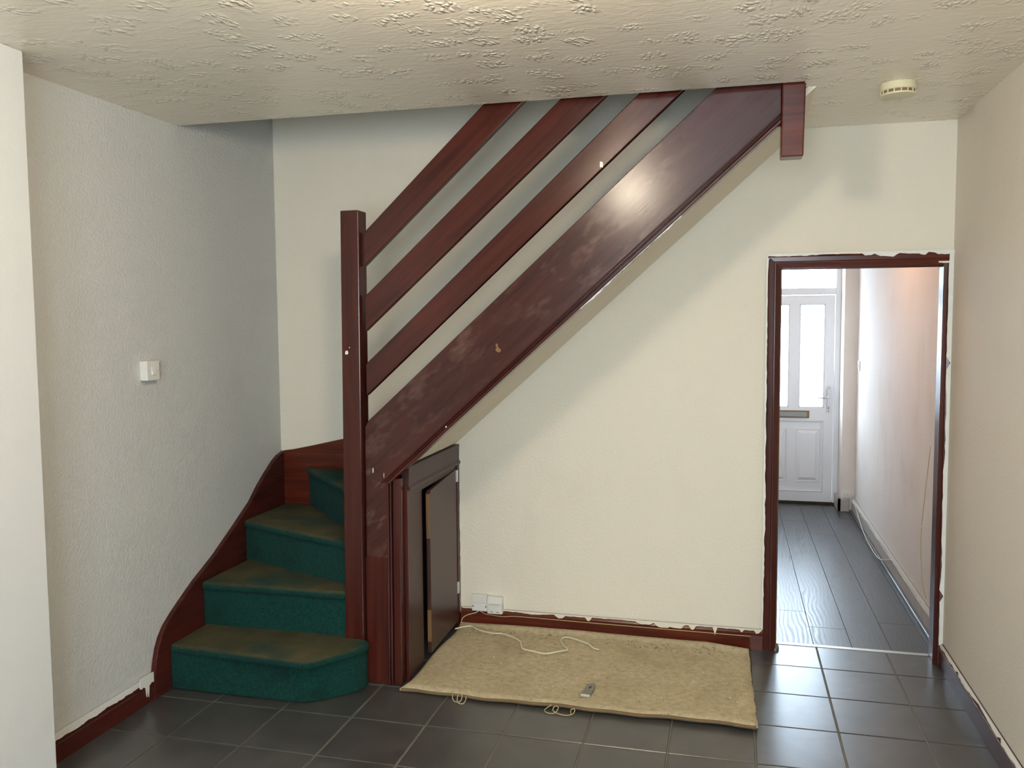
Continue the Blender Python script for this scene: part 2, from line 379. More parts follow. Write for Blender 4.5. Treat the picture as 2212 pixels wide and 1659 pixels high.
# ------------------------------------------------------------------ tiled floor
floor = struct(boxes('floor', [(XL, XR, YF, YB2, -.06, -.004)], 'grout'), 'dark grey square tiled floor with pale grout')
TP, TX, TY = .3332, .1139, 4.6379
TS = TP - .007
def tile_mesh(w, d):
    bm = bmesh.new(); addbox(bm, -w / 2, w / 2, -d / 2, d / 2, -.010, 0)
    bmesh.ops.bevel(bm, geom=[e for e in bm.edges if abs(e.verts[0].co.z) < 1e-5 and abs(e.verts[1].co.z) < 1e-5], offset=.0022, segments=1, affect='EDGES')
    me = bpy.data.meshes.new('tile'); bm.to_mesh(me); bm.free(); me.materials.append(M['tile']); return me
cache = {}
for j in range(-1, 19):
    for i in range(-8, 3):
        xa, xb = TX + i * TP, TX + (i + 1) * TP; ya, yb = TY - (j + 1) * TP, TY - j * TP
        xa, xb, ya, yb = max(xa, XL), min(xb, XR), max(ya, YF), min(yb, 4.592)
        w, d = xb - xa - .006, yb - ya - .006
        if w < .02 or d < .02: continue
        key = (round(w, 3), round(d, 3))
        if key not in cache: cache[key] = tile_mesh(w, d)
        o = bpy.data.objects.new('tile', cache[key]); COL.objects.link(o); o.parent = floor
        o.location = ((xa + xb) / 2, (ya + yb) / 2, random.uniform(-.0006, .0004))
        o.rotation_euler = (random.uniform(-.0012, .0012), random.uniform(-.0012, .0012), 0)
# hall laminate
hf = struct(boxes('floor_hall', [(HX0, HX1, YB2, HY + .3, -.06, -.006)], 'black'), 'dark grey wood effect laminate floor in the hall')
PW = .1885
for k in range(-3, 5):
    xa, xb = max(.437 + (k - 1) * PW, HX0), min(.437 + k * PW, HX1 - .012)
    if xb - xa < .02: continue
    y = 5.14 - 2.6 + [.9, 1.6, 2.2, 0, 2.35, 1.9, 2.5, 1.4][k + 3] - 2.6
    while y < HY + .25:
        a, b = max(y, YB2 + .012), min(y + 2.6, HY + .25)
        if b - a > .03:
            bm = bmesh.new(); addbox(bm, xa + .0008, xb - .0008, a + .0008, b - .0008, -.008, 0)
            finish(bm, 'plank', 'laminate', hf, bevel=.0012, seg=1)
        y += 2.6
th = struct(box('trim_1', DX0, DX1, 4.588, 4.612, -.004, .004, 'aluminium', bevel=.0025), 'thin metal threshold strip in the doorway')

# ------------------------------------------------------------------ skirting boards
def skirting_profile(h, t): return [(0, 0), (t, 0), (t, h * .72), (t * .75, h * .76), (t * .8, h * .82), (t * .45, h * .93), (t * .35, h), (0, h)]
def skirting(name, p0, p1, nrm, h, t, mat, parent=None):
    p0, p1, nrm = Vector(p0), Vector(p1), Vector(nrm); bm = bmesh.new(); prof = skirting_profile(h, t)
    a = [bm.verts.new(p0 + nrm * d + Vector((0, 0, z))) for d, z in prof]; b = [bm.verts.new(p1 + nrm * d + Vector((0, 0, z))) for d, z in prof]
    n = len(prof); bm.faces.new(a); bm.faces.new(b[::-1])
    for i in range(n): bm.faces.new((a[i], a[(i + 1) % n], b[(i + 1) % n], b[i]))
    return finish(bm, name, mat, parent)
bl = struct(skirting('baseboard_left', (XL, 2.496, 0), (XL, 3.262, 0), (1, 0, 0), .10, .02, 'wood_y'), 'dark red stained skirting board beside the bottom step')
bb = struct(skirting('baseboard_back', (-1.43, YB, 0), (.176, YB, 0), (0, -1, 0), .105, .02, 'wood_x'), 'red stained skirting board below the staircase')
br = struct(skirting('baseboard_right', (XR, YF, 0), (XR, 4.47, 0), (-1, 0, 0), .108, .018, 'wood_p'), 'plum painted skirting board beside the doorway')
ch = struct(skirting('baseboard_chimney', (XC, .9, 0), (XC, 2.496, 0), (1, 0, 0), .10, .018, 'wood_y'))
# flaky paint along their tops
ragged('paint_edge', (XL + .010, 2.50, .101), (XL + .010, 3.245, .101), (0, .25, -.97), (1, 0, .2), 'whitepaint', bl, .010, .008, .01, .006, 3, topw=.016)
ragged('paint_edge', (XL + .021, 3.17, .10), (XL + .021, 3.262, .10), (0, 0, -1), (1, 0, 0), 'whitepaint', bl, .012, .010, .006, .004, 5, topw=.03, drips=((.45, .068, .004), (.58, .075, .004)))
ragged('paint_edge', (-1.42, YB - .020, .107), (.17, YB - .020, .107), (0, 0, -1), (0, -1, 0), 'creampaint', bb, .002, .004, .012, .0015, 11, topw=.004,
       drips=((.25, .010, .07), (.346, .020, .026), (.443, .022, .018), (.63, .016, .05), (.69, .026, .05), (.735, .024, .04), (.785, .026, .018), (.855, .045, .006), (.94, .018, .012), (.987, .022, .012)))
ragged('paint_edge', (XR - .010, 2.6, .108), (XR - .010, 4.46, .108), (-.45, 0, -.9), (-.9, 0, .45), 'whitepaint', br, .010, .009, .03, .002, 21, topw=.004, gaps=.10)
tuft = ragged('paint_edge', (XR - .0145, 2.6, .088), (XR - .0145, 4.46, .088), (-.2, 0, -1), (-1, 0, .1), 'whitepaint', br, .0014, .002, .02, .0008, 25, gaps=.4)

# ------------------------------------------------------------------ doorway to the hall
dr = struct(empty('door_1', ((DX0 + DX1) / 2, YB, 0)), 'dark red doorway lining with chipped paint edges')
def arch_profile(w): return [(0, 0), (0, .014), (.18 * w, .017), (.5 * w, .015), (.55 * w, .011), (.62 * w, .0115), (.85 * w, .008), (w, .006), (w, 0)]
def architrave_v(x_out, x_in, z1, name='architrave'):
    s = 1 if x_in > x_out else -1; w = abs(x_in - x_out)
    return prism(name, [(x_out + s * a, YB - b) for a, b in arch_profile(w)], 'z', 0, z1, 'wood_v')
kids = [architrave_v(.176, DX0 + .004, DZ + .058), architrave_v(XR - .001, DX1 - .006, DZ + .002)]
kids.append(prism('architrave', [(YB - b, DZ + .058 - a) for a, b in arch_profile(.062)], 'x', .1765, XR - .001, 'wood_x'))
kids.append(box('jamb', OX0, DX0, YB - .004, YB2 + .004, 0, OZ, 'wood_v', bevel=.003))
kids.append(box('jamb', DX1, OX1 - .0, YB - .004, YB2 + .004, 0, OZ, 'wood_p', bevel=.003))
kids.append(box('head_jamb', DX0, DX1, YB - .004, YB2 + .004, DZ, OZ, 'wood_x', bevel=.003))
kids.append(box('door_stop', DX0, DX0 + .012, 4.53, 4.56, 0, DZ, 'raw', bevel=.002))
kids.append(box('door_stop', DX0 + .012, DX1, 4.53, 4.56, DZ - .012, DZ, 'wood_x', bevel=.002))
adopt(dr, *kids)
pe = [ragged('paint_edge', (.176, YB - .0155, .11), (.176, YB - .0155, DZ + .058), (1, 0, 0), (0, -1, 0), 'whitepaint', None, .003, .006, .02, .0012, 31, topw=.006),
      ragged('paint_edge', (.176, YB - .0165, DZ + .058), (XR, YB - .0165, DZ + .058), (0, 0, -1), (0, -1, 0), 'whitepaint', None, .003, .006, .014, .0015, 33, topw=.007, drips=((.55, .012, .025), (.64, .016, .05), (.68, .020, .02), (.84, .014, .02), (.95, .014, .05))),
      ragged('paint_edge', (XR - .001, YB - .0155, .10), (XR - .001, YB - .0155, DZ + .05), (-1, 0, 0), (0, -1, 0), 'whitepaint', None, .017, .006, .03, .0015, 35, topw=.0, gaps=.04),
      ragged('paint_edge', (DX1 - .03, YB - .012, DZ + .012), (XR - .004, YB - .012, DZ + .012), (0, 0, -1), (0, -1, 0), 'whitepaint', None, .006, .006, .01, .003, 37)]
adopt(dr, *pe)
# broken plaster lump at the foot of the jamb
lump = bmesh.new(); bmesh.ops.create_icosphere(lump, subdivisions=2, radius=1)
for v in lump.verts: v.co = Vector((v.co.x * .016, v.co.y * .05, v.co.z * .018)) * random.uniform(.75, 1.15)
lo = finish(lump, 'filler_lump', 'grout'); lo.location = (DX0 + .008, YB + .03, .006); adopt(dr, lo)

# ------------------------------------------------------------------ staircase
ST = empty('staircase', (-1.67, 3.66, 0))
tag(ST, 'red stained wooden staircase with slanted rails and green carpeted winder steps', 'staircase')
RZ = .215
parts = []
def skewpost(name, xt, xb, y0, y1, z0, z1, mat):
    bm = bmesh.new(); v = addbox(bm, 0, 1, y0, y1, z0, z1)
    for i, k in enumerate(v):
        xs = xb if k.co.z < (z0 + z1) / 2 else xt; k.co.x = xs[0] if k.co.x < .5 else xs[1]
    return finish(bm, name, mat, bevel=.005, seg=2)
parts.append(skewpost('newel_post', (-1.708, -1.619), (-1.729, -1.636), 3.631, 3.720, 0, 2.186, 'wood_v'))
pd = skewpost('drop_post', (.190, .280), (.186, .272), 3.631, 3.720, 2.325, H + .16, 'wood_x'); parts.append(pd)
YS0, YS1 = 3.662, 3.700
def rail(z0t, x1t, z0b, x1b, x0=-1.612):
    # each rail from the newel up beyond the ceiling edge
    zt = 2.62; ext = .12
    return prism('rail', [(x0, z0b - .01), (x1b + ext, zt + ext * .9), (x1t + ext, zt + ext * .9), (x0, z0t - .02)], 'y', YS0, YS1 - .004, 'wood_r', bevel=.004)
parts += [rail(2.105, -1.045, 1.945, -.862), rail(1.820, -.702, 1.652, -.507), rail(1.513, -.373, 1.358, -.192)]
# string board with its lower moulding and the upright end panel
sp = prism('string_board', [(-1.632, .0), (-1.512, .0), (-1.505, .950), (.188, 2.470), (.188, H + .06), (-.02, H + .06), (-.063, 2.62), (-1.606, 1.232), (-1.622, 1.205)], 'y', YS0, YS1, 'wood_s', bevel=.003)
parts.append(sp)
def slope_strip(name, zo0, zo1, y0, y1, mat, x0=-1.51, x1=.187):
    l = lambda x: .945 + .8955 * (x + 1.508)
    return prism(name, [(x0, l(x0) + zo0), (x1, l(x1) + zo0), (x1, l(x1) + zo1), (x0, l(x0) + zo1)], 'y', y0, y1, mat, bevel=.003)
for za, zb, dy, xa in ((-.004, .013, .022, -1.508), (.017, .026, .013, -1.525), (.031, .041, .016, -1.540)):
    parts.append(slope_strip('string_moulding', za, zb, YS0 - dy, YS0 + .012 if za > 0 else YS1 + .012, 'wood_r', xa))
for xa, xb, yy in ((-1.524, -1.514, YS0 - .012), (-1.510, -1.501, YS0 - .010), (-1.497, -1.458, YS0 - .006)):
    parts.append(skewpost('upright_moulding', (xa + .008, xb + .008), (xa, xb), yy, YS1 + .006, 0, .952 + .8955 * (xa + 1.508) + .01, 'wood_v'))
parts.append(box('bracket_panel', -1.630, -1.52, YS0 - .003, YS0 + .01, 0, .60, 'wood_v', bevel=.002))
# wall strings
ws = [(3.262, .0), (4.489, .0), (4.489, .948), (4.42, .930), (4.37, .908), (4.278, .850), (4.20, .795), (4.117, .725), (3.929, .615), (3.77, .526), (3.60, .448), (3.521, .405), (3.422, .348), (3.36, .305), (3.325, .265), (3.300, .22), (3.281, .16), (3.270, .10)]
parts.append(prism('wall_string', ws, 'x', XL + .001, XL + .026, 'wood_y', bevel=.003))
bs = [(XL + .026, .5), (-1.66, .5), (-1.45, 1.04), (.10, 2.43), (.10, 2.92), (-1.80, 1.20), (-1.95, 1.085), (-2.115, 1.027), (-2.30, .985), (-2.43, .958), (XL + .026, .950)]
parts.append(prism('wall_string', bs, 'y', YB - .024, YB - .001, 'wood_x', bevel=.003))
# carpeted steps: tread with rounded nosing, riser below
def step(k, rpoly, tpoly):
    z1 = RZ * k; z0 = RZ * (k - 1) - (.0 if k == 1 else .02)
    t = prism('tread', tpoly, 'z', z1 - .042, z1, 'carpet', bevel=.019, seg=5, smooth=True)
    rs = prism('riser', rpoly, 'z', max(z0, .001), z1 - .03, 'carpet', bevel=.008, seg=2)
    adopt(ST, t); rs.parent = t; rs.matrix_parent_inverse = t.matrix_world.inverted() if False else Matrix.Identity(4)
    return t
SX, SY = XL + .026, YB - .024
def arc(c, r0, a0, a1, n): return [(c[0] + r0 * math.cos(math.radians(a0 + (a1 - a0) * k / n)), c[1] + r0 * math.sin(math.radians(a0 + (a1 - a0) * k / n))) for k in range(n + 1)]
step(1, [(SX, 3.382), (-1.86, 3.378), (-1.80, 3.388), (-1.745, 3.425), (-1.67, 3.50), (-1.630, 3.55), (-1.614, 3.60), (-1.618, 3.64), (-1.74, 3.70), (SX, 3.70)],
     [(SX, 3.372), (-1.79, 3.328), (-1.755, 3.338), (-1.66, 3.468), (-1.618, 3.525), (-1.598, 3.575), (-1.602, 3.628), (-1.74, 3.70), (SX, 3.70)])
step(2, [(SX, 3.650), (-1.722, 3.655), (-1.70, 3.83), (SX, 4.12)], [(SX, 3.632), (-1.722, 3.637), (-1.70, 3.83), (SX, 4.12)])
step(3, [(SX, 4.045), (-1.73, 3.74), (-1.66, 3.74), (-1.66, 3.95), (-2.20, SY), (SX, SY)], [(SX, 4.025), (-1.74, 3.718), (-1.66, 3.725), (-1.66, 3.95), (-2.20, SY), (SX, SY)])
step(4, [(-2.33, SY), (-1.70, 3.80), (-1.64, 3.725), (-1.60, 3.73), (-1.60, SY)], [(-2.35, SY), (-1.72, 3.79), (-1.67, 3.725), (-1.60, 3.73), (-1.60, SY)])
step(5, [(-1.86, SY), (-1.675, 3.725), (-1.655, 3.725), (-1.84, SY)], [(-1.88, SY), (-1.69, 3.725), (-1.455, 3.702), (-1.455, SY)])
for k in range(6, 14):
    xk = -1.479 + .2389 * (k - 6); xe = min(xk + .255, .268)
    step(k, [(xk, 3.702), (xk + .02, 3.702), (xk + .02, SY), (xk, SY)], [(xk - .018, 3.702), (xe, 3.702), (xe, SY), (xk - .018, SY)])
# plaster soffit below the flight
xc0 = -1.44
sl = lambda x: .945 + .8955 * (x + 1.508) + .022
x_end = -1.508 + (H - .022 - .945) / .8955
parts.append(prism('soffit', [(-1.452, sl(-1.452)), (x_end, H), (x_end + .0, H + .03), (-1.452, sl(-1.452) + .03)], 'y', YS1, YB, 'cream'))
parts.append(box('gap_shade_sheet', xc0 - .13, xc0 - .11, 3.722, YB - .03, .0, .98, 'black'))  # black sheet standing in for the shade seen through the door gap
adopt(ST, *parts)
for p in parts:
    if p.name.startswith('drop_post'): p['label'] = 'short square post hanging from the ceiling'
adopt(ST, ragged('paint_edge', (-.62, YS0 + .02, .945 + .8955 * (.888) - .002), (-.20, YS0 + .02, .945 + .8955 * (1.308) - .002), (.6, 0, -.8), (0, -1, 0), 'whitepaint', None, .006, .006, .012, .03, 41))
# small chips in the varnish
def chip(x, y, z, sx, sz, mat, seed):
    rnd = random.Random(seed); pts = [(x + sx * math.cos(a) * rnd.uniform(.6, 1.1), z + sz * math.sin(a) * rnd.uniform(.6, 1.1)) for a in [k * math.pi / 4 for k in range(8)]]
    return prism('paint_chip', pts, 'y', y - .0012, y + .001, mat)
adopt(ST, chip(-.530, YS0, 2.335, .010, .017, 'whitepaint', 1), chip(-.985, YS0, 1.560, .013, .014, 'raw', 2), chip(-.99, YS0, 1.578, .006, .012, 'raw', 4),
      chip(-1.703 + .014, 3.631, 1.548, .010, .012, 'whitepaint', 3), chip(-1.585, YS0, 1.005, .0025, .015, 'whitepaint', 6), chip(-1.532, YS0, .985, .0014, .014, 'whitepaint', 8), chip(-1.225, YS0 - .012, 1.215, .004, .007, 'whitepaint', 9), chip(-1.675, 3.631, 1.57, .003, .003, 'whitepaint', 10))

# ------------------------------------------------------------------ cupboard below the stairs
CU = empty('understairs_cupboard', (-1.45, 4.08, 0)); tag(CU, 'brown gloss understairs cupboard with its narrow door ajar', 'cupboard')
xc = -1.44
cp = [prism('head_board', [(xc - .03, .905), (xc + .012, .905), (xc + .014, .918), (xc + .006, .930), (xc + .008, 1.014), (xc - .012, 1.014), (xc - .03, .985)], 'y', 3.722, YB - .002, 'wood_g', bevel=.002),
      box('head_rail', xc - .03, xc - .002, 3.722, YB - .04, .872, .906, 'wood_g', bevel=.002),
      box('side_panel', xc - .022, xc - .004, 3.722, 3.922, .0, .89, 'wood_g', bevel=.004),
      box('jamb', xc - .017, xc + .002, 3.707, 3.722, .0, .93, 'wood_v', bevel=.003),
      box('jamb', xc - .03, xc + .006, YB - .040, YB - .002, .0, .905, 'wood_v', bevel=.003),
      box('raw_batten', xc - .035, xc - .024, 3.94, YB - .04, .866, .886, 'raw')]
adopt(CU, *cp)
# door leaf: hinged at its far edge, standing slightly open
HGY = YB - .042; ang = math.radians(-2.2); dw = .488
leaf = prism('door', [(-dw, .045), (0, .034), (0, .884), (-dw + .02, .858), (-dw, .845)], 'x', -.020, 0, 'wood_g', bevel=.002)
leaf.location = (xc + .002, HGY, 0); leaf.rotation_euler = (0, 0, -ang)
edge = box('raw_edge', -.0195, .0005, -dw - .0016, -dw + .0004, .62, .84, 'raw'); edge.parent = leaf
edge2 = box('raw_edge', -.0195, .0005, -dw - .0016, -dw + .0004, .10, .26, 'raw'); edge2.parent = leaf
for zz in (.845, .225):
    h = boxes('hinge', [(-.003, .006, -.014, -.001, zz - .032, zz + .032), (.002, .009, -.003, .006, zz - .032, zz + .032)], 'steelbright', leaf, bevel=.001)
leaf.parent = CU; leaf.matrix_parent_inverse = Matrix.Translation(CU.location).inverted()
adopt(CU, ragged('paint_edge', (xc + .008, YB - .006, .0), (xc + .008, YB - .006, 1.0), (0, -1, 0), (1, 0, 0), 'whitepaint', None, .005, .008, .02, .002, 51, topw=.002, gaps=.35))

# ------------------------------------------------------------------ carpet offcut on the floor
def carpet_piece():
    bm = bmesh.new(); nx, ny = 90, 46; rnd = random.Random(4); top, bot = [], []
    for j in range(ny + 1):
        ra, rb = [], []
        for i in range(nx + 1):
            s, t = i / nx, j / ny
            x0 = -1.430 + .006 * math.sin(t * 9) + (-.016 * max(0, .12 - t) / .12) ; x1 = .128 - .018 * t + .0015 * math.sin(t * 31) + .002 * rnd.uniform(-1, 1)
            y0 = 3.572 + .022 * (1 - s) + .005 * math.sin(s * 17) + .004 * math.sin(s * 43); y1 = 4.462 - .006 * abs(math.sin(s * 11))
            if s > .86: y1 -= (s - .86) * .45
            x = x0 + (x1 - x0) * s; y = y0 + (y1 - y0) * t
            lift = .012 * max(0, 1 - t / .18) * (.35 + .65 * s) + .022 * max(0, (t - .93) / .07) + .003 * math.sin(s * 8 + t * 5) + .0025 * math.sin(s * 23 + 1) * math.sin(t * 12)
            z = .020 + max(lift, -.004)
            e = min(1, min(t / .03, (1 - t) / .02, s / .015, (1 - s) / .012))
            ra.append(bm.verts.new((x, y, z - .010 * (1 - math.sqrt(max(0, 1 - (1 - e) ** 2))))))
            rb.append(bm.verts.new((x, y, max(.002, z - .018))))
        top.append(ra); bot.append(rb)
    for j in range(ny):
        for i in range(nx):
            bm.faces.new((top[j][i], top[j][i + 1], top[j + 1][i + 1], top[j + 1][i])); bm.faces.new((bot[j][i], bot[j + 1][i], bot[j + 1][i + 1], bot[j][i + 1]))
    for i in range(nx):
        bm.faces.new((bot[0][i], bot[0][i + 1], top[0][i + 1], top[0][i])); bm.faces.new((bot[ny][i + 1], bot[ny][i], top[ny][i], top[ny][i + 1]))
    for j in range(ny):
        bm.faces.new((bot[j + 1][0], bot[j][0], top[j][0], top[j + 1][0])); bm.faces.new((bot[j][nx], bot[j + 1][nx], top[j + 1][nx], top[j][nx]))
    return finish(bm, 'carpet_offcut', 'underlay', smooth=True)
CP = tag(carpet_piece(), 'beige carpet offcut lying on the tiles below the staircase', 'carpet')
tube('frayed_edge', [(-1.438 + 1.56 * k / 60, 3.572 + .022 * (1 - k / 60) + .005 * math.sin(k / 60 * 17) + .004 * math.sin(k / 60 * 43) - .001, .010 + .009 * k / 60) for k in range(61)], .0075, 'hessian', CP, 6)
def loop(cx, cy, rx, rz, a0, a1, lean=.02, seed=0):
    rnd = random.Random(seed); return [(cx + rx * math.cos(math.radians(a0 + (a1 - a0) * k / 14)), cy - lean * (1 - math.sin(math.radians(a0 + (a1 - a0) * k / 14))), max(.003, .022 + rz * math.sin(math.radians(a0 + (a1 - a0) * k / 14)))) for k in range(15)]
tube('frayed_thread', loop(-1.158, 3.566, .022, .022, 160, 400, .010), .0022, 'thread', CP, 6)
tube('frayed_thread', loop(-1.135, 3.564, .020, .022, 150, 380, .016), .0022, 'thread', CP, 6)
tube('frayed_thread', catmull([(-.735, 3.572, .022), (-.760, 3.548, .008), (-.742, 3.530, .004), (-.712, 3.534, .006), (-.700, 3.552, .022), (-.715, 3.556, .026), (-.722, 3.542, .012), (-.690, 3.530, .004), (-.655, 3.528, .004), (-.632, 3.540, .010), (-.630, 3.556, .022), (-.645, 3.552, .018), (-.642, 3.536, .006)]), .0022, 'thread', CP, 6)
# crumbs of dirt and plaster near the skirting (uncountable)
def crumbs(name, n, mat, seed, lo_, hi, dens):
    rnd = random.Random(seed); bm = bmesh.new()
    for _ in range(n):
        x = rnd.uniform(-1.36, .05); y = dens(rnd); s = rnd.uniform(lo_, hi)
        c = Vector((x, y, .0225)); ax = rnd.uniform(0, 6.28)
        vs = [bm.verts.new(c + Vector((math.cos(ax + k * 2.094) * s * rnd.uniform(.6, 1.4), math.sin(ax + k * 2.094) * s, 0))) for k in range(3)] + [bm.verts.new(c + Vector((0, 0, s * .8)))]
        bm.faces.new(vs[:3]); [bm.faces.new((vs[k], vs[(k + 1) % 3], vs[3])) for k in range(3)]
    o = finish(bm, name, mat, CP); o['kind'] = 'stuff'; return o
crumbs('dirt_crumbs', 170, 'dirt', 3, .0018, .0045, lambda q: 4.40 - abs(q.gauss(0, .06)))
crumbs('dirt_crumbs', 60, 'dirt', 5, .0015, .0035, lambda q: q.uniform(3.65, 4.35))
crumbs('plaster_crumbs', 26, 'whitepaint', 9, .0025, .0055, lambda q: q.uniform(3.7, 4.38))

# white cable end lying on the carpet
cab = [(-1.421, 4.343), (-1.391, 4.378), (-1.349, 4.402), (-1.299, 4.36), (-1.248, 4.326), (-1.201, 4.315), (-1.154, 4.32), (-1.108, 4.298), (-1.07, 4.27), (-1.033, 4.231), (-1.013, 4.173), (-.995, 4.137), (-.942, 4.12), (-.874, 4.102), (-.826, 4.137), (-.778, 4.175), (-.784, 4.196), (-.806, 4.232), (-.83, 4.288), (-.829, 4.331), (-.804, 4.345), (-.746, 4.318), (-.687, 4.285), (-.653, 4.237), (-.623, 4.224)]
tag(tube('loose_cable', catmull([(x, y, .030 + (.004 if 3 < i < 22 else 0)) for i, (x, y) in enumerate(cab)], 4), .0038, 'cable'), 'loose white cable curling across the beige carpet offcut', 'cable')
# small steel plate
pl = empty('latch_plate', (-.600, 3.749, .0245)); tag(pl, 'small grey metal latch plate lying on the carpet offcut', 'metal plate')
bmp = prism('plate', [(-.021, -.062), (.021, -.062), (.021, .050), (.013, .062), (-.013, .064), (-.021, .054)], 'z', 0, .004, 'steel', pl, bevel=.001)
box('bent_lip', -.021, .021, -.072, -.062, -.0005, .009, 'steelbright', pl, bevel=.0015)
prism('slot', [(-.004, .012), (.004, .016), (.007, .034), (.001, .040), (-.003, .03)], 'z', .0038, .0046, 'black', pl)
pl.rotation_euler = (0, 0, math.radians(-4))

# ------------------------------------------------------------------ sockets, wires, switch, smoke alarm
bo = empty('blank_socket_box', (-1.318, YB, .142)); tag(bo, 'white square blank cable box on the wall above the red skirting', 'socket')
box('back_box', -.043, .043, -.024, 0, -.045, .045, 'plastic', bo, bevel=.004)
box('cover', -.043, .043, -.033, -.0245, -.045, .045, 'plastic', bo, bevel=.003)
for xx in (-.036, .036): lathe('screw', [(0, .0005), (.0035, .0005), (.0035, -.001)], 'black', bo, (xx, -.0335, -.018), 12, (math.radians(90), 0, 0))
box('groove_line', -.038, .038, -.0336, -.0325, .0005, .0015, 'dustywood', bo)
ts = empty('telephone_socket', (-1.231, YB, .137)); tag(ts, 'white telephone socket with sloped face beside the blank box', 'socket')
prism('back_box', [(-.001, -.05), (-.034, -.05), (-.040, .012), (-.030, .045), (-.001, .045)], 'x', -.0425, .0425, 'plastic', ts, bevel=.003)
for xx in (-.017, .017):
    box('jack', xx - .010, xx + .010, -.0378, -.0345, -.032, -.014, 'plastic', ts, bevel=.001); box('jack_mark', xx - .006, xx + .006, -.0362, -.0345, -.040, -.037, 'black', ts)
box('label_line', -.028, .028, -.0400, -.0375, .003, .006, 'dustywood', ts)
tag(tube('telephone_wire', catmull([(-1.318, YB - .026, .098), (-1.289, YB - .026, .082), (-1.25, YB - .025, .078), (-1.185, YB - .024, .073), (-1.115, YB - .024, .080), (-.932, YB - .0235, .079), (-.571, YB - .0235, .076), (-.163, YB - .0235, .074), (.12, YB - .0235, .072)], 8), .0022, 'wire'), 'thin beige wire running along the red skirting board', 'wire')
tag(tube('drop_wire', catmull([(-1.322, YB - .026, .098), (-1.343, YB - .027, .084), (-1.394, YB - .026, .066), (-1.420, YB - .025, .044), (-1.424, YB - .025, .026)], 8), .0022, 'cable'), 'short thin wire dropping from the blank box towards the cupboard', 'wire')
sw = empty('light_switch', (XL, 3.322, 1.478)); tag(sw, 'white square light switch on the grey white wall', 'light switch')
box('back_box', 0, .030, -.043, .043, -.043, .043, 'plastic', sw, bevel=.003); box('plate', .0305, .0385, -.043, .043, -.043, .043, 'plastic', sw, bevel=.003)
rk = prism('rocker', [(.0385, -.018), (.0385, .018), (.0405, .018), (.0465, -.018)], 'y', -.013, .013, 'plastic', sw, bevel=.001)
for o in (rk,): o.data.transform(Matrix(((1, 0, 0, 0), (0, 1, 0, 0), (0, 0, 1, 0), (0, 0, 0, 1))))
for yy in (-.034, .034): lathe('screw', [(0, .0005), (.003, .0005), (.003, -.001)], 'dustywood', sw, (.0387, yy, 0), 12, (0, math.radians(90), 0))
sa = empty('smoke_alarm', (.632, 3.752, H)); tag(sa, 'round yellowed smoke alarm on the ceiling near the doorway', 'smoke alarm')
lathe('base', [(0, 0), (.068, 0), (.069, -.004), (.069, -.026), (.066, -.029), (0, -.029)], 'ivory', sa, n=40)
lathe('vent_ring', [(0, -.029), (.062, -.029), (.062, -.040), (0, -.040)], 'vent', sa, n=40)
lathe('cap', [(0, -.040), (.065, -.040), (.063, -.046), (.045, -.050), (0, -.051)], 'ivory', sa, n=40)
for k in range(16):
    a = k * math.pi / 8; b = boxes('vent_rib', [(.060, .0655, -.002, .002, -.0405, -.0285)], 'ivory', sa); b.rotation_euler = (0, 0, a)
def bulb_light(name, root, loc, watt, rad, col):
    l = bpy.data.lights.new(name, 'POINT'); l.energy = watt; l.color = col; l.shadow_soft_size = rad
    o = bpy.data.objects.new(name, l); COL.objects.link(o); o.parent = root; o.location = loc; return o
# ceiling lamp just above the picture: its glow reaches the ceiling
lp = empty('ceiling_lamp', (-.62, 1.80, H)); tag(lp, 'round opal globe light hanging from the middle of the stippled ceiling', 'lamp')
LW = (1.0, .85, .66)
lathe('ceiling_rose', [(0, 0), (.045, 0), (.045, -.010), (.020, -.016), (.018, -.024), (0, -.024)], 'plastic', lp, n=28)
GR = .10
lathe('opal_globe', [(GR * math.sin(math.radians(k * 7.5)), -.120 + GR * math.cos(math.radians(k * 7.5))) for k in range(25)], emit('opal_glow', LW, 4.0), lp, n=36)
bulb_light('globe_light', lp, (0, 0, -.120), LAMP_WATT, GR + .004, LW)

# ------------------------------------------------------------------ hall: front door, skirting, wire, switch, added lamp
FD = struct(empty('door_2', (.47, HY, 0)), 'white panelled front door with two obscured glass panes and letter plate')
DY0, DY1 = HY + .005, HY + .065
fx0, fx1, ft = .06, .905, 1.945
fk = [boxes('door_frame', [(.03, fx0, HY - .01, HY + .09, 0, 2.22), (fx1 + .004, .955, HY - .01, HY + .09, 0, 2.22), (.055, .912, HY - .006, HY + .085, 2.125, 2.215), (.055, .912, HY - .006, HY + .085, 1.895, 1.955)], 'upvc', bevel=.004),
      box('pane', .06, .905, HY + .03, HY + .036, 1.95, 2.13, 'frost')]
gx = [(.30, .522), (.607, .826)]
st = [(fx0, gx[0][0], .02, 1.890), (gx[1][1], fx1, .02, 1.890), (gx[0][0], gx[1][1], 1.812, 1.890), (gx[0][0], gx[1][1], .768, .878), (gx[0][0], gx[1][1], .02, .108), (gx[0][1], gx[1][0], .878, 1.812)]
st[0] = (fx0, .14, .02, 1.89)
gx[0] = (.14, .522)
st[2] = (.14, .826, 1.812, 1.89); st[3] = (.14, .826, .768, .878); st[4] = (.14, .826, .02, .108)
fk.append(boxes('leaf', [(a, b, DY0, DY1, c, d) for a, b, c, d in st], 'upvc'))
for a, b in gx:
    fk.append(box('pane', a - .005, b + .005, HY + .03, HY + .036, .873, 1.817, 'frost'))
    w = .012
    fk.append(boxes('glazing_bead', [(a, a + w, DY0 + .006, HY + .03, .878, 1.812), (b - w, b, DY0 + .006, HY + .03, .878, 1.812), (a, b, DY0 + .006, HY + .03, .878, .878 + w), (a, b, DY0 + .006, HY + .03, 1.812 - w, 1.812)], 'upvc', bevel=.003))
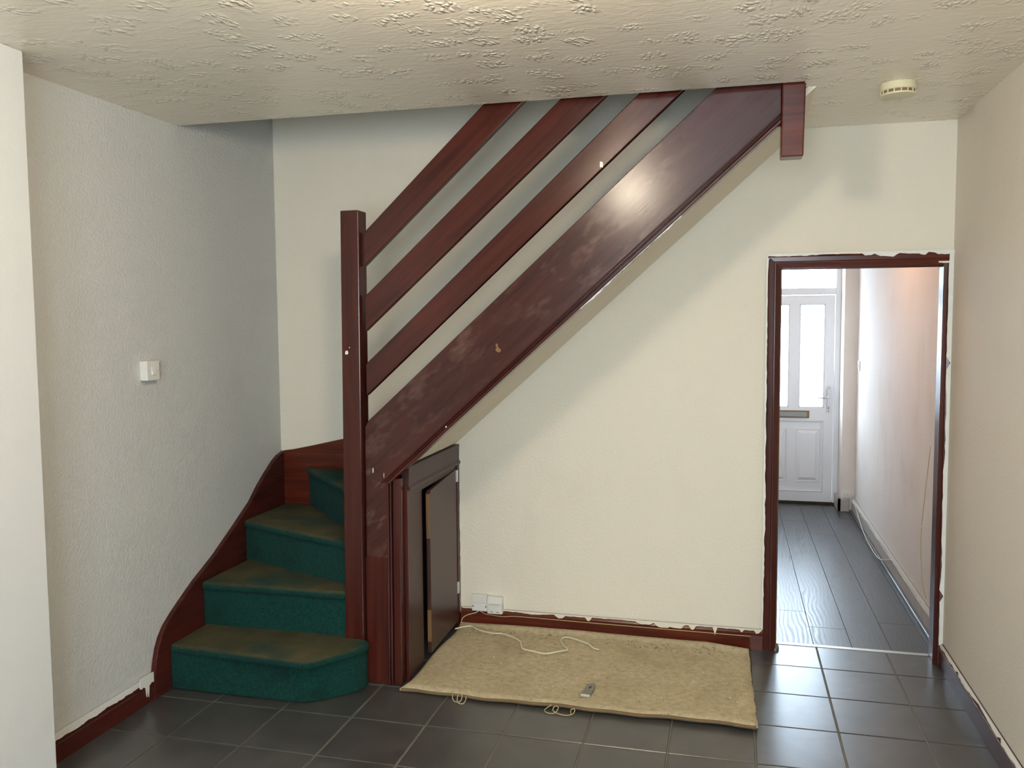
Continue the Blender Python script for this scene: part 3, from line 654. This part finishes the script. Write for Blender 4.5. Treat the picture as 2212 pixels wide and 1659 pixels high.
fk.append(box('lower_panel', .14, .826, HY + .02, HY + .05, .10, .775, 'upvc'))
fk.append(boxes('panel_bead', [(.812, .826, DY0 - .002, HY + .02, .108, .768), (.14, .826, DY0 - .002, HY + .02, .108, .124), (.14, .826, DY0 - .002, HY + .02, .752, .768)], 'upvc', bevel=.005))
def raised(x0, x1, z0, z1):
    bm = bmesh.new(); y = HY + .02; n = .03
    rings = []
    for ins, dy in ((0, 0), (.004, .007), (.010, .007), (.036, -.004)):
        rings.append([bm.verts.new(p) for p in ((x0 + ins, y + dy - .001, z0 + ins), (x1 - ins, y + dy - .001, z0 + ins), (x1 - ins, y + dy - .001, z1 - ins), (x0 + ins, y + dy - .001, z1 - ins))])
    # seen from the hall: a groove around a raised field
    for p, (dy) in zip(rings, (-.008, -.002, -.002, -.014)):
        for v in p: v.co.y = y + dy
    for a, b in zip(rings[:-1], rings[1:]):
        for k in range(4): bm.faces.new((a[k], a[(k + 1) % 4], b[(k + 1) % 4], b[k]))
    bm.faces.new(rings[-1])
    back = [bm.verts.new((v.co.x, y + .005, v.co.z)) for v in rings[0]]
    for k in range(4): bm.faces.new((back[k], back[(k + 1) % 4], rings[0][(k + 1) % 4], rings[0][k]))
    bm.faces.new(back[::-1])
    return finish(bm, 'raised_panel', 'upvc')
fk += [raised(.594, .792, .205, .680), raised(.30, .504, .205, .680)]
lb = box('letter_plate', .36, .702, DY0 - .012, DY0, .785, .852, 'vent', bevel=.003); lf = box('flap', .38, .682, DY0 - .016, DY0 - .011, .795, .840, 'steel', None, bevel=.002)
fk += [lb, lf]
hp = prism('handle_plate', [(.850, .850), (.857, .843), (.871, .843), (.878, .850), (.880, .90), (.874, .95), (.874, .985), (.882, 1.04), (.880, 1.062), (.872, 1.073), (.860, 1.073), (.852, 1.062), (.850, 1.03), (.856, .985), (.856, .95), (.849, .90)], 'y', DY0 - .010, DY0, 'chrome', bevel=.002)
fk.append(hp)
lev = tube('handle_lever', catmull([(.866, DY0 - .008, .975), (.866, DY0 - .04, .975), (.856, DY0 - .052, .975), (.82, DY0 - .055, .974), (.765, DY0 - .052, .976)], 6), lambda t: .010 if t < .4 else .0085, 'chrome', None, 10)
fk += [lev, box('lock_cylinder', .858, .871, DY0 - .013, DY0 - .009, .865, .895, 'steel', bevel=.001), lathe('screw', [(0, .001), (.004, .001), (.004, -.002)], 'black', None, (.867, DY0 - .0105, 1.058), 10, (math.radians(90), 0, 0)), lathe('screw', [(0, .001), (.004, .001), (.004, -.002)], 'black', None, (.864, DY0 - .0105, .852), 10, (math.radians(90), 0, 0))]
fk.append(box('door_sill', .03, .955, HY - .02, HY + .12, .0, .022, 'dirt', bevel=.003))
adopt(FD, *fk)
hs = struct(skirting('baseboard_hall_right', (HX1, YB2 + .005, 0), (HX1, 7.95, 0), (-1, 0, 0), .125, .02, 'dustywood'), 'scuffed white skirting board along the hall wall')
ragged('paint_edge', (HX1 - .018, YB2, .128), (HX1 - .018, 7.9, .128), (-.2, 0, -1), (-1, 0, .2), 'whitepaint', hs, .022, .012, .03, .003, 61, topw=.004)
hq = box('floor_bead', HX1 - .040, HX1 - .02, YB2 + .02, 7.94, 0, .016, 'laminate', hs, bevel=.005)
struct(boxes('baseboard_hall_end', [(.925, HX1 - .042, 7.925, 7.95, 0, .115), (.925, .955, 7.925, HY - .01, 0, .115)], 'dustywood', bevel=.004), 'short scuffed skirting block beside the front door')
eb = empty('bell_box', (1.005, 7.95, .14)); tag(eb, 'tiny cream cable box just above the skirting beside the front door', 'cable box')
box('cover', -.03, .03, -.018, 0, -.022, .035, 'plastic', eb, bevel=.003); box('screw_mark', -.004, .004, -.0195, -.017, .004, .010, 'dustywood', eb)
hsw = empty('hall_switch', (HX1, 7.80, 1.282)); tag(hsw, 'white light switch on the hall wall near the front door', 'light switch')
box('plate', -.010, 0, -.043, .043, -.043, .043, 'plastic', hsw, bevel=.003); prism('rocker', [(-.010, -.018), (-.010, .018), (-.0125, .018), (-.018, -.018)], 'y', -.013, .013, 'plastic', hsw, bevel=.001)
hwp = [(HX1 - .024, 7.75, .10), (HX1 - .030, 7.55, .085), (HX1 - .045, 7.1, .030), (HX1 - .055, 6.65, .021), (HX1 - .050, 6.3, .028), (HX1 - .028, 6.02, .10), (HX1 - .025, 5.95, .112)]
tag(tube('hall_wire', catmull(hwp, 8), .0032, 'cable'), 'thin white wire sagging along the hall skirting board', 'wire')
tag(tube('hanging_wire', catmull([(DX1 - .012, YB2 + .02, 1.05), (DX1 - .030, YB2 + .03, .80), (DX1 - .042, YB2 + .035, .58), (DX1 - .034, YB2 + .03, .40), (DX1 - .014, YB2 + .02, .28)], 8), .0022, 'wire'), 'thin brown wire hanging beside the doorway jamb', 'wire')
hl = empty('hall_fill_lamp', (.55, 5.75, H)); tag(hl, 'warm bulb added out of view in the hall beyond the doorway', 'lamp')  # unseen lamp added to warm the hall wall like reflected sunlight
h1 = lathe('holder', [(0, 0), (.05, 0), (.05, -.012), (.022, -.018), (.020, -.035), (0, -.035)], 'plastic', hl, n=28)
HW = (1.0, .62, .40)
lathe('bulb', [(0, -.035), (.014, -.038), (.018, -.05), (.03, -.07), (.032, -.085), (.024, -.102), (0, -.110)], emit('hall_fill_glow', HW, 4.0), hl, n=24)
bulb_light('hall_fill_light', hl, (0, 0, -.08), HALL_FILL_WATT, .045, HW)
# outdoors beyond the front door
struct(boxes('ground_street', [(-6, 8, HY + .3, 22, -.20, -.10)], 'paving')); struct(boxes('wall_garden', [(-4, 6, 10.2, 10.4, -.1, 1.12)], 'brick'))
